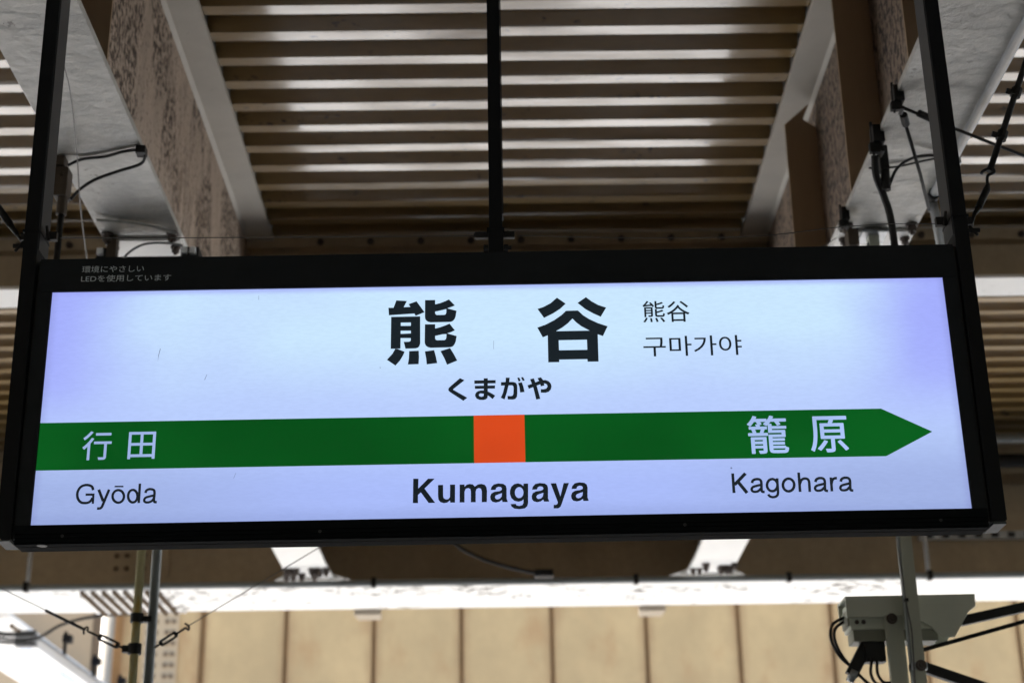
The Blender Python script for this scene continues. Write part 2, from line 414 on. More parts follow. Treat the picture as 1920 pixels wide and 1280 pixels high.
# beam beyond the far girder, with the tube lamp under its edge
bx = -4.06
fb = tag(empty('steel_beam', (bx, 14, 4.2)), 'bright white flange of a steel beam beyond the girder, tube lamp beneath it', 'beam', 'steel beams beyond the far girder')
W(MB().box(bx - .34, bx + .37, 11.88, 15.8, 4.2, 4.23), 'bottom_flange', 'white_flange', fb, bevel=.003)
W(MB().box(bx - .01, bx + .01, 11.88, 15.8, 4.231, 5.8), 'web', 'panel_plain', fb)
W(MB().box(bx - .2, bx + .2, 11.88, 15.8, 5.801, 5.83), 'top_flange', 'girder', fb)
W(MB().box(bx - .2, bx + .09, 15.801, 15.82, 4.19, 5.83), 'end_plate', 'stiff', fb)
for cx_ in (-.30, -.22, -.14, -.06, .30):
    for r in range(8):
        wbolt(BOLT_P, fb, (bx + cx_, 12.0 + r * .09 + (.25 if cx_ > 0 else 0), 4.2))

# ------------------------------------------------------------------ cross girders
ga = tag(empty('cross_girder', (0, 7.75, 4.95)), 'shallow beige cross girder right behind the top of the sign', 'girder')
W(MB().box(-7, 7, 7.62, 7.86, 4.948, 4.966), 'bottom_flange', 'flange_lit', ga, bevel=.002)
W(MB().box(-7, 7, 7.735, 7.747, 4.9665, 5.256), 'web', 'girder', ga)
W(MB().box(-7, 7, 7.665, 7.734, 5.19, 5.256), 'edge_angle', 'girder', ga)
for k in range(26):
    x = -3.3 + k * .262
    if min(abs(x - XB[0]), abs(x - XB[1])) > .2: wbolt(BOLT_S, ga, (x, 7.664, 5.215), (-math.pi / 2, 0, 0))
gb = tag(empty('cross_girder', (0, 11.47, 4.2)), 'deep cross girder with a blazing white bottom flange in front of the panel wall', 'girder')
W(MB().box(-9, 9, 11.08, 11.87, 4.2, 4.232), 'bottom_flange', 'white_flange', gb, bevel=.003)
W(MB().box(-9, 9, 11.44, 11.456, 4.2325, 5.25), 'web', 'girder', gb)
W(MB().box(-9, 9, 11.25, 11.66, 5.2505, 5.262), 'top_flange', 'girder', gb)
sp = W(MB().box(-3.02, -2.36, 11.085, 11.868, 4.188, 4.1995), 'splice_plate', 'white_flange', gb)
for i in range(8):
    for r in range(9):
        wbolt(BOLT_P, sp, (-2.95 + i * .075 + (.0 if i < 4 else .0), 11.135 + r * .085, 4.188))
wp = W(MB().box(-2.86, -2.42, 11.427, 11.4395, 4.36, 5.1), 'splice_plate', 'girder', gb)
for i in range(2):
    for r in range(7):
        for q in (0, .2): wbolt(BOLT_P, wp, (-2.80 + i * .075 + q, 11.427, 4.42 + r * .095), (-math.pi / 2, 0, 0))
for x in (-1.02, 1.09):
    tb = tag(W(MB().prism([(x - .10, 11.875), (x + .10, 11.875), (x + .085, 12.08), (x - .085, 12.08)], 'z', 4.16, 4.20), 'bracket_plate', 'pipewhite', bevel=.003),
             'small cream plate under the white flange, past the %s beam' % ('mould speckled' if x < 0 else 'conduit carrying'), 'plate', 'small plates on the far girder')

# ------------------------------------------------------------------ panel wall beyond
YW = 19.5
wall = tag(empty('panel_wall', (0, YW, -1.1)), 'tall beige wall of upright panels with brown joints below the white flange', 'wall')
W(MB().box(-10, 10, YW + .06, YW + .4, -1.095, 7.5), 'backing', 'joint', wall)
xs = [-3.656, -2.658, -1.593, -.533, .563, 1.705, 2.825, 3.956, 5.08, 6.21, 7.35]
for k in range(len(xs) - 1):
    W(MB().box(xs[k] + .026, xs[k + 1] - .026, YW + random.uniform(-.004, .004), YW + .059, -1.09, 7.48), 'panel', 'panel', wall, bevel=.02)
W(MB().box(-4.64, -3.70, YW + .01, YW + .059, -1.09, 7.48), 'panel', 'panel', wall, bevel=.01)
W(MB().box(-7.0, -4.97, YW - .05, YW + .059, -1.09, 7.48), 'panel', 'panel_plain', wall, bevel=.01)
spw = W(MB().box(-4.38, -3.96, YW - .012, YW + .009, 2.6, 7.3), 'splice_plate', 'panel_plain', wall)
for c_ in (-4.32, -4.235, -4.10, -4.02):
    for r in range(22):
        wbolt(BOLT_L, spw, (c_, YW - .012, 3.9 + r * .132), (-math.pi / 2, 0, 0))
dp = tag(W(MB().tube([(-4.80, YW - .15, -1.09), (-4.80, YW - .15, 7.4)], .10, 20), 'drain_pipe', 'pipewhite', smooth=True), 'thick cream vertical drain pipe against the panel wall', 'pipe')

# tube lamp hung beside the far beam
lamp = tag(empty('fluorescent_lamp', (-3.78, 13.6, 4.12)), 'long lit tube lamp hung under the white beam flange', 'lamp')
W(MB().box(-3.72, -3.62, 12.55, 15.7, 4.135, 4.165), 'batten', 'galv', lamp, bevel=.004)
for y0, y1 in ((12.6, 13.75), (13.82, 14.97), (15.04, 15.68)):
    W(MB().tube([(-3.78, y0, 4.11), (-3.78, y1, 4.11)], .028, 12), 'tube', 'tube', lamp, smooth=True)
W(MB().box(-3.80, -3.64, 12.50, 12.56, 4.08, 4.19), 'end_cap', 'galv', lamp)
for y in (13.3, 14.3, 15.3):
    hb = W(MB().box(-3.645, -3.62, y, y + .03, 4.166, 4.36), 'hanger', 'dark', lamp)
    W(MB().box(-3.65, -3.58, y - .02, y + .06, 4.27, 4.33), 'clamp', 'dark', hb)

# ------------------------------------------------------------------ services on the far girder
pipe = tag(empty('service_pipe', (0, 10.92, 4.17)), 'thin dark grey pipe running along the underside in front of the far girder', 'pipe')
W(MB().tube([(-8.8, 10.92, 4.168), (8.8, 10.92, 4.172)], .024, 10), 'pipe_run', 'grey', pipe, smooth=True)
for x in (-3.28, -.9, .9, 1.95, 2.92, 4.2):
    W(MB().box(x - .016, x + .016, 10.89, 10.95, 4.142, 4.205), 'clamp', 'dark', pipe)
for x in (-3.28, 2.92):
    W(MB().box(x - .013, x + .013, 10.93, 10.955, 4.2, 5.25), 'hanger', 'galv', pipe)
cb = tag(empty('power_cable', (.25, 10.85, 4.2)), 'thick black cable drooping to a small box on the thin pipe', 'cable')
W(MB().tube(smooth_path([(-.75, 10.9, 5.24), (-.55, 10.85, 4.72), (-.35, 10.8, 4.423), (-.168, 10.8, 4.308), (.049, 10.8, 4.235), (.212, 10.8, 4.197), (.25, 10.8, 4.19)]), .013, 8), 'cord', 'cable', cb, smooth=True)
W(MB().box(.20, .33, 10.76, 10.86, 4.168, 4.215), 'junction_box', 'dark', cb, bevel=.004)
# conduits high up on the right, in front of the far girder web
for i, (z, y, r, mt, lab) in enumerate(((5.10, 10.75, .035, 'grey', 'upper grey conduit under the deck by the far girder'), (4.98, 10.9, .05, 'dark', 'broad black conduit below the upper grey one by the far girder'))):
    tag(W(MB().tube([(2.2, y, z), (8.5, y, z)], r, 10), 'conduit', mt, smooth=True), lab, 'conduit')
tr = tag(empty('cable_tray', (4, 11.2, 4.5)), 'slotted grey cable tray fixed to the far girder web at right', 'tray')
W(MB().box(3.0, 6, 11.405, 11.437, 4.55, 4.61), 'channel', 'galv', tr)
for k in range(20):
    W(MB().box(3.05 + k * .12, 3.10 + k * .12, 11.395, 11.404, 4.562, 4.598), 'slot_cover', 'dark', tr)
# cable bundle at the far left above the lamp
bd = tag(empty('cable_bundle', (-4.2, 11.8, 4.1)), 'tangle of drooping cables and brown clamps beside the far white beam', 'cable')
for k, (a, b_, c_) in enumerate(((.0, .12, .012), (.05, .07, .010), (-.06, .16, .011), (.09, .02, .009))):
    W(MB().tube(smooth_path([(-4.55, 11.9, 4.02 + a), (-4.25, 11.95, 4.12 + b_), (-4.02, 12.0, 4.17 + a), (-3.80, 12.05, 4.06 + a * .5), (-3.50, 12.0, 4.04 + a * .6), (-3.30, 11.95, 4.13), (-3.05, 11.93, 4.185), (-2.75, 11.9, 4.195)][: 8 if k == 0 else 5]), c_, 8), 'cord', 'dark', bd, smooth=True)
for k in range(9):
    q = [(-4.5 + .12 * j + random.uniform(-.05, .05), 11.95 + random.uniform(-.03, .08), 4.10 + random.uniform(-.10, .08)) for j in range(6)]
    W(MB().tube(smooth_path(q), random.uniform(.004, .008), 6), 'cord', 'dark', bd, smooth=True)
W(MB().box(-4.12, -3.98, 12.0, 12.1, 4.02, 4.12).box(-3.95, -3.90, 12.0, 12.08, 3.93, 4.05), 'clamp', 'brownclamp', bd, bevel=.004)

# ------------------------------------------------------------------ support poles with guy wires (left)
pl = tag(empty('support_pole', (-1.40, 6.1, 0)), 'yellowed thin pole with guy wire clamp standing below the sign', 'pole')
W(MB().tube([(-1.398, 6.1, 0), (-1.402, 6.1, 4.199)], .0165, 14), 'shaft', 'yellow', pl, smooth=True)
W(MB().tube([(-1.40, 6.1, 2.775), (-1.40, 6.1, 2.815)], .026, 14).box(-1.445, -1.415, 6.085, 6.115, 2.782, 2.808), 'clamp', 'dark', pl)
W(MB().tube([(-1.40, 6.1, 2.895), (-1.40, 6.1, 2.93)], .025, 14), 'clamp', 'dark', pl)
pg = tag(empty('support_pole', (-1.345, 6.12, 0)), 'dark grey conduit pole with a black sleeve beside the yellowed pole', 'pole')
W(MB().tube([(-1.345, 6.12, 2.55), (-1.345, 6.12, 4.199)], .0185, 14), 'upper_shaft', 'grey', pg, smooth=True)
W(MB().tube([(-1.345, 6.12, 0), (-1.345, 6.12, 2.5)], .013, 12), 'lower_shaft', 'grey', pg, smooth=True)
W(MB().tube([(-1.345, 6.12, 2.665), (-1.345, 6.12, 2.655), (-1.345, 6.12, 2.60), (-1.345, 6.12, 2.595), (-1.345, 6.12, 2.54)], [.019, .024, .024, .017, .016], 14), 'sleeve', 'cable', pg, smooth=True)
W(MB().bar((-1.40, 6.112, 2.91), (-1.345, 6.112, 2.91), .03, .022), 'clamp', 'dark', pg)
def turnbuckle(name_parent, p, q, r=.011):
    p, q = Vector(p), Vector(q); d = q - p
    a, b = p + d * .22, p + d * .72
    body = MB()
    n = Vector((0, 1, 0)).cross(d.normalized()).normalized()
    for s in (-1, 1): body.tube([a + n * s * r * .8, b + n * s * r * .8], r * .42, 8)
    body.tube([a - d * .03, a + d * .04], r, 10).tube([b - d * .04, b + d * .03], r, 10)
    W(body, 'turnbuckle', 'dark', name_parent, smooth=True)
    hook = [q + d * .05 - n * .0, q + n * r * 1.2 + d * .11, q + d * .16, q + d * .10 - n * r * 1.5]
    W(MB().tube([p, a], r * .4, 8), 'rod', 'dark', name_parent, smooth=True)
    W(MB().tube([b, q], r * .4, 8), 'rod', 'dark', name_parent, smooth=True)
    W(MB().tube(smooth_path([q] + hook, 5), r * .35, 8), 'hook', 'dark', name_parent, smooth=True)
gl = tag(empty('guy_wire', (-1.43, 6.1, 2.795)), 'guy wire with turnbuckle rising from the yellowed pole towards the white beam', 'wire', 'guy wires of the poles')
turnbuckle(gl, (-1.435, 6.1, 2.795), (-1.575, 6.1, 2.862)); W(MB().tube([(-1.58, 6.1, 2.865), (-4.07, 6.1, 4.08)], .0018, 6), 'strand', 'wire', gl)
W(MB().tube([(-1.60, 6.1, 2.874), (-1.75, 6.1, 2.947)], .006, 6), 'grip', 'dark', gl)
gr = tag(empty('guy_wire', (-1.34, 6.1, 2.795)), 'guy wire with turnbuckle rising from the grey pole to the beam with conduit', 'wire', 'guy wires of the poles')
turnbuckle(gr, (-1.325, 6.1, 2.80), (-1.215, 6.08, 2.865)); W(MB().tube([(-1.21, 6.08, 2.87), (1.28, 5.5, 4.199)], .0018, 6), 'strand', 'wire', gr)

# ------------------------------------------------------------------ closed circuit camera on its post (right)
cp = tag(empty('camera_post', (1.39, 5.5, 0)), 'grey green square post carrying the security camera', 'post')
W(MB().box(1.372, 1.412, 5.46, 5.50, 0, 4.187), 'shaft', 'postgrn', cp, bevel=.002)
W(MB().box(1.366, 1.418, 5.454, 5.506, 2.565, 2.59), 'band', 'galv', cp, bevel=.002)
wbolt(BOLT_S, cp, (1.395, 5.454, 2.578), (-math.pi / 2, 0, 0))
W(MB().box(1.345, 1.44, 5.43, 5.53, 4.178, 4.1875), 'base_plate', 'galv', cp)
W(MB().box(1.3660, 1.3715, 5.465, 5.495, 2.3, 4.15), 'side_strip', 'grey', cp)
cc = tag(empty('security_camera', (1.33, 5.56, 2.55)), 'grey green security camera housing with sunshield on the square post', 'camera')
W(MB().prism([(1.178, 2.835), (1.63, 2.838), (1.628, 2.795), (1.60, 2.775), (1.545, 2.69), (1.50, 2.688), (1.462, 2.728), (1.40, 2.762), (1.178, 2.760)], 'y', 5.535, 5.545), 'sunshield', 'cctv', cc, bevel=.003)
W(MB().prism([(1.178, 2.835), (1.63, 2.838), (1.628, 2.795), (1.60, 2.775), (1.545, 2.69), (1.50, 2.688), (1.462, 2.728), (1.40, 2.762), (1.178, 2.760)], 'y', 5.665, 5.675), 'sunshield', 'cctv', cc, bevel=.003)
W(MB().box(1.180, 1.628, 5.5455, 5.6645, 2.828, 2.836), 'shield_top', 'cctv', cc)
W(MB().box(1.19, 1.50, 5.552, 5.658, 2.722, 2.815), 'body', 'cctv', cc, bevel=.006)
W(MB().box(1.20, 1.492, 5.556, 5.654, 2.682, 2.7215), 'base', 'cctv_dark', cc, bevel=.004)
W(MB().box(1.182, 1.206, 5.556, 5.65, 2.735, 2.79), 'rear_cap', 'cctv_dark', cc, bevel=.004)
W(MB().tube([(1.50, 5.605, 2.77), (1.53, 5.605, 2.768)], .04, 16), 'lens_ring', 'dark', cc)
W(MB().box(1.308, 1.368, 5.525, 5.551, 2.35, 2.765), 'mount_plate', 'postgrn', cc, bevel=.003)
wbolt(BOLT_S, cc, (1.330, 5.525, 2.752), (-math.pi / 2, 0, 0))
for x in (1.215, 1.238, 1.45): wbolt(bolt_mesh(.006, .008, 'rust_bolt'), cc, (x, 5.552, 2.748), (-math.pi / 2, 0, 0))
W(MB().bar((1.262, 5.585, 2.70), (1.185, 5.585, 2.57), .03, .042).box(1.235, 1.307, 5.56, 5.61, 2.612, 2.681), 'arm', 'cable', cc, bevel=.003)
W(MB().tube([(1.178, 5.585, 2.575), (1.20, 5.585, 2.565)], .024, 14), 'arm_end', 'galv', cc, smooth=True)
for k, pts in enumerate(([(1.185, 5.60, 2.775), (1.14, 5.60, 2.75), (1.13, 5.60, 2.70), (1.155, 5.60, 2.64), (1.20, 5.59, 2.59), (1.24, 5.58, 2.54), (1.30, 5.58, 2.48)],
                         [(1.188, 5.61, 2.765), (1.152, 5.61, 2.74), (1.145, 5.61, 2.70), (1.165, 5.61, 2.645), (1.21, 5.60, 2.58), (1.26, 5.59, 2.53)],
                         [(1.255, 5.55, 2.62), (1.245, 5.545, 2.57), (1.262, 5.545, 2.535), (1.31, 5.54, 2.53)],
                         [(1.272, 5.55, 2.615), (1.268, 5.545, 2.57), (1.285, 5.545, 2.54), (1.31, 5.54, 2.537)])):
    W(MB().tube(smooth_path(pts), .0055, 8), 'cord', 'cable', cc, smooth=True)
wt_ = tag(empty('thin_wire', (1.36, 5.44, 2.8)), 'thin wire tied down the side of the camera post', 'wire')
W(MB().tube(smooth_path([(1.352, 5.44, 3.6), (1.356, 5.44, 3.0), (1.366, 5.448, 2.80), (1.376, 5.452, 2.70), (1.372, 5.45, 2.6), (1.364, 5.45, 2.4)]), .0025, 6), 'strand', 'wire', wt_)
W(MB().box(1.362, 1.374, 5.44, 5.46, 2.795, 2.805), 'knot', 'dark', wt_)
bs = tag(empty('bracing_frame', (1.6, 5.62, 2.6)), 'black steel bars bracing the camera post from the right', 'bracket')
W(MB().bar((1.58, 5.72, 2.772), (2.6, 5.72, 2.98), .03, .034), 'bar', 'cable', bs, bevel=.003)
W(MB().bar((1.405, 5.56, 2.60), (2.5, 5.56, 2.20), .03, .036), 'bar', 'cable', bs, bevel=.003)
W(MB().tube([(1.405, 5.58, 2.645), (2.6, 5.58, 2.955)], .0075, 10), 'rod', 'cable', bs, smooth=True)
W(MB().box(2.5, 2.56, 5.52, 5.76, 0.0, 4.3), 'upright', 'cable', bs)
TEXTS={
'熊谷' : (415.4, 562.4, 116.2, 57.6) ,
'구마가야' : (475.6, 469.7, 242.5, 53.0) ,
'行' : (-971.1, 238.6, 69.6, 72.9) ,
'田' : (-863.6, 237.2, 65.2, 68.3) ,
'籠' : (643.1, 236.7, 97.3, 96.2) ,
'原' : (790.3, 235.0, 91.7, 91.6) ,
'環境にやさしい' : (-964.6, 700.5, 154.8, 18.5) ,
'LEDを使用しています' : (-930.2, 675.0, 224.5, 18.2) ,
}
POLYS={
'bear' : [[[(-274.3,584.7),(-261.6,584.5),(-254.7,604.4),(-228.6,602.1),(-236.2,585.7),(-219.9,586.2),(-224.2,593.6),(-204.4,601.0),(-184.6,571.3),(-206.6,561.9),(-209.6,568.0),(-272.9,564.5)]],[[(-267.3,560.2),(-195.2,560.2),(-195.0,488.3),(-197.2,480.9),(-200.2,477.1),(-206.4,475.2),(-231.4,474.9),(-235.7,493.0),(-223.4,493.1),(-219.5,494.5),(-218.5,497.8),(-218.5,502.6),(-243.5,503.1),(-243.6,475.1),(-267.7,475.2)],[(-243.3,544.3),(-218.4,544.2),(-218.3,535.3),(-243.2,535.6)],[(-243.4,522.7),(-218.3,522.4),(-218.2,515.1),(-243.4,514.4)]],[[(-183.3,603.8),(-158.0,603.7),(-158.1,591.9),(-146.1,594.8),(-133.6,599.7),(-123.8,604.6),(-109.1,587.9),(-116.6,584.7),(-128.2,580.7),(-105.0,573.5),(-107.4,558.4),(-109.8,551.7),(-113.7,546.8),(-118.3,544.4),(-123.0,543.8),(-169.4,543.6),(-175.6,545.4),(-180.3,548.8),(-182.8,553.1),(-183.5,558.1)],[(-158.1,572.5),(-150.8,573.7),(-139.9,576.3),(-130.3,578.7),(-130.6,568.9),(-132.2,564.7),(-135.3,563.1),(-154.7,563.1),(-157.0,565.2),(-158.1,567.7)]],[[(-183.5,538.7),(-158.1,538.6),(-158.1,527.0),(-146.2,530.1),(-133.8,534.6),(-122.5,539.4),(-109.5,521.3),(-118.5,516.8),(-128.5,513.6),(-105.1,505.9),(-107.5,491.6),(-110.1,485.1),(-114.0,479.3),(-118.7,477.3),(-123.3,476.4),(-169.4,476.0),(-176.4,478.0),(-181.0,481.7),(-183.3,486.4),(-184.1,491.4)],[(-158.2,507.2),(-150.9,509.1),(-140.1,511.3),(-130.2,511.7),(-130.6,503.7),(-132.1,497.9),(-135.5,495.8),(-154.0,495.8),(-156.8,497.5),(-158.2,500.5)]],[[(-256.4,475.0),(-263.2,462.2),(-276.8,446.5),(-255.6,430.9),(-244.6,443.8),(-237.0,457.6),(-233.4,466.6),(-250.2,474.4)]],[[(-222.2,468.3),(-198.7,468.8),(-197.9,452.0),(-198.9,433.6),(-225.2,433.1),(-222.9,449.1)]],[[(-183.7,466.6),(-160.8,469.8),(-156.9,454.5),(-153.2,435.4),(-179.0,432.6),(-180.5,448.4)]],[[(-145.2,466.8),(-121.7,474.5),(-112.6,458.7),(-104.1,441.2),(-129.2,430.7),(-135.7,447.5)]]] ,
'valley' : [[[(96.2,574.7),(111.8,580.3),(129.1,589.8),(145.4,604.4),(166.7,587.8),(152.0,573.7),(134.6,562.2),(111.8,550.5)]],[[(196.2,589.1),(217.6,604.6),(230.5,593.4),(247.2,582.9),(267.0,575.3),(252.5,551.0),(235.4,559.5),(215.7,571.7)]],[[(94.4,524.9),(115.2,532.4),(137.2,544.2),(154.6,556.8),(166.8,568.5),(196.5,568.8),(208.9,555.8),(224.0,545.0),(245.3,533.9),(268.5,525.1),(255.9,499.3),(243.3,504.2),(242.6,432.2),(215.6,432.4),(215.3,439.1),(146.3,439.1),(146.1,432.5),(119.1,432.5),(119.6,503.8),(107.3,498.7)],[(182.2,547.4),(191.2,536.9),(203.2,526.6),(223.5,514.5),(140.3,514.4),(156.7,524.1),(171.0,535.5)],[(146.4,490.2),(216.0,490.4),(216.0,463.7),(146.4,463.7)]]] ,
'kana' : [[[(-97.8,395.2),(-86.8,389.4),(-114.5,366.9),(-114.5,365.3),(-80.3,344.1),(-90.0,336.4),(-120.8,358.3),(-125.3,362.3),(-126.7,366.0),(-125.2,370.2),(-121.5,374.1)]],[[(-62.8,388.6),(-10.7,388.5),(-10.8,380.2),(-62.8,380.0)]],[[(-61.6,374.5),(-12.2,374.5),(-12.8,366.6),(-61.6,366.7)]],[[(-39.7,393.6),(-29.8,393.8),(-30.3,359.8),(-30.4,348.7),(-31.3,342.4),(-35.5,339.0),(-41.4,337.6),(-50.3,338.0),(-57.7,341.3),(-61.2,347.7),(-61.2,352.4),(-58.3,357.9),(-53.1,361.0),(-47.1,362.3),(-40.1,362.2)],[(-40.2,353.6),(-40.2,350.5),(-41.3,347.3),(-45.8,345.8),(-50.2,347.2),(-52.1,349.9),(-51.4,352.6),(-47.9,354.6)]],[[(-30.7,359.8),(-21.9,354.9),(-12.3,348.4),(-18.7,339.5),(-26.5,346.3),(-30.9,349.4)]],[[(2.2,382.8),(13.6,383.1),(14.2,394.4),(23.8,394.2),(22.4,383.1),(32.2,382.9),(38.2,380.7),(41.4,375.9),(41.9,368.0),(41.6,352.1),(40.4,344.3),(36.6,338.8),(30.6,337.3),(18.0,337.9),(17.4,347.0),(25.6,346.4),(30.1,347.6),(32.0,352.3),(32.7,366.5),(32.0,372.1),(29.1,374.1),(20.6,374.2),(16.1,355.8),(10.3,338.0),(1.0,342.6),(6.4,354.4),(11.2,374.1),(2.1,373.8)]],[[(43.8,379.8),(53.1,382.0),(56.6,370.9),(59.3,356.5),(48.5,355.2),(46.9,369.5)]],[[(42.2,393.4),(47.1,394.4),(50.5,385.6),(45.4,383.5)]],[[(51.3,394.3),(56.4,395.2),(60.4,386.7),(55.4,384.9)]],[[(66.8,373.4),(77.5,377.1),(93.5,383.7),(105.5,386.2),(111.4,386.4),(118.8,383.2),(123.9,376.8),(125.5,369.6),(123.5,361.7),(118.1,355.8),(110.6,353.4),(98.7,353.9),(98.9,362.9),(106.3,362.5),(112.4,364.3),(115.5,369.0),(114.8,373.0),(111.9,376.5),(108.2,377.5),(96.2,374.9),(81.2,368.8),(69.7,364.3)]],[[(73.4,389.1),(82.7,391.4),(90.1,368.7),(97.2,338.0),(87.1,336.3),(81.1,365.7)]],[[(91.7,391.5),(100.0,393.9),(105.5,385.9),(108.1,372.3),(99.1,370.1),(97.1,379.6)]]] ,
'romaji' : [[[(-211.0,141.9),(-198.6,141.7),(-199.0,117.2),(-175.5,141.3),(-159.7,141.0),(-184.0,116.9),(-158.6,81.4),(-174.3,81.2),(-192.8,107.7),(-199.5,101.4),(-199.4,81.4),(-211.7,81.7)]],[[(-151.9,125.2),(-139.8,125.2),(-139.8,98.8),(-138.7,92.6),(-133.5,89.3),(-127.5,89.9),(-123.7,94.8),(-123.3,125.7),(-111.2,125.4),(-111.7,81.0),(-123.0,81.3),(-123.5,86.7),(-129.9,81.4),(-138.2,80.1),(-146.5,82.9),(-151.0,89.1),(-152.0,97.8)]],[[(-100.4,125.2),(-88.8,125.3),(-88.8,119.6),(-83.3,124.9),(-76.1,126.5),(-69.0,125.1),(-64.1,119.6),(-57.1,124.9),(-48.7,126.0),(-40.4,123.6),(-36.5,117.1),(-35.4,108.0),(-36.2,80.9),(-48.3,80.9),(-48.0,107.0),(-49.6,113.9),(-54.8,116.0),(-60.3,113.4),(-62.3,107.2),(-62.6,81.1),(-74.2,81.1),(-73.9,107.4),(-75.1,113.6),(-79.8,116.2),(-85.8,114.6),(-88.9,107.7),(-89.1,81.1),(-100.8,81.1)]],[[(-26.8,110.3),(-25.0,117.7),(-19.0,124.2),(-8.2,126.5),(3.7,125.0),(9.6,120.7),(11.3,113.3),(10.9,88.6),(13.2,82.4),(13.1,80.2),(1.0,80.2),(-0.3,85.4),(-6.6,81.1),(-14.9,79.3),(-23.2,81.4),(-27.4,86.9),(-28.2,94.3),(-25.3,101.6),(-18.1,105.9),(-6.1,107.4),(-0.9,109.8),(0.1,113.5),(-2.4,117.2),(-8.4,118.1),(-13.2,115.7),(-15.1,110.5)],[(0.0,102.1),(-8.6,99.3),(-14.6,97.0),(-16.8,92.8),(-15.2,88.6),(-11.2,87.1),(-5.2,88.9),(-1.1,93.8)]],[[(71.7,109.4),(73.6,116.8),(79.7,123.4),(90.5,125.7),(102.3,124.2),(108.2,119.9),(109.9,112.4),(109.2,87.8),(111.4,81.6),(111.4,79.4),(99.3,79.4),(98.0,84.5),(91.7,80.2),(83.3,78.4),(75.1,80.5),(70.9,86.0),(70.2,93.4),(73.2,100.8),(80.4,105.1),(92.4,106.6),(97.6,109.0),(98.7,112.6),(96.2,116.4),(90.2,117.3),(85.4,114.9),(83.4,109.7)],[(98.4,101.3),(89.8,98.5),(83.8,96.1),(81.5,92.0),(83.1,87.8),(87.1,86.2),(93.1,88.1),(97.2,92.9)]],[[(165.8,109.4),(167.7,116.8),(173.8,123.4),(184.6,125.7),(196.5,124.2),(202.3,119.9),(204.0,112.4),(203.1,87.8),(205.2,81.6),(205.1,79.4),(193.0,79.3),(191.8,84.5),(185.5,80.2),(177.1,78.4),(168.9,80.5),(164.8,86.0),(164.0,93.4),(167.1,100.8),(174.4,105.1),(186.4,106.6),(191.7,108.9),(192.8,112.6),(190.3,116.4),(184.4,117.2),(179.5,114.9),(177.4,109.7)],[(192.4,101.3),(183.7,98.5),(177.7,96.1),(175.4,92.0),(176.9,87.8),(180.9,86.2),(186.9,88.1),(191.1,92.9)]],[[(62.8,124.9),(61.7,76.6),(59.6,69.3),(53.6,63.8),(40.5,62.0),(28.7,63.7),(22.2,68.8),(19.9,74.9),(32.2,75.4),(34.1,71.5),(40.7,70.1),(47.8,72.0),(50.5,76.8),(50.7,85.9),(46.9,82.3),(38.5,80.2),(29.1,82.9),(22.1,89.6),(18.9,99.5),(19.1,108.2),(22.6,118.0),(29.9,124.1),(38.2,125.9),(46.5,123.3),(51.4,118.7),(51.6,124.9)],[(51.1,102.7),(50.5,98.5),(49.0,94.7),(46.7,91.8),(43.8,89.9),(40.6,89.3),(37.5,90.0),(34.6,92.0),(32.4,95.0),(31.1,98.8),(30.7,103.0),(31.2,107.2),(32.8,111.0),(35.1,113.9),(38.0,115.8),(41.2,116.4),(44.3,115.7),(47.1,113.7),(49.3,110.7),(50.7,106.9)]],[[(116.2,124.2),(129.3,124.5),(138.6,91.7),(147.4,124.4),(160.0,124.4),(141.6,73.9),(138.3,66.1),(132.9,62.5),(121.8,62.3),(122.1,71.3),(127.3,71.2),(130.9,73.4),(132.2,77.0)]]] ,
}
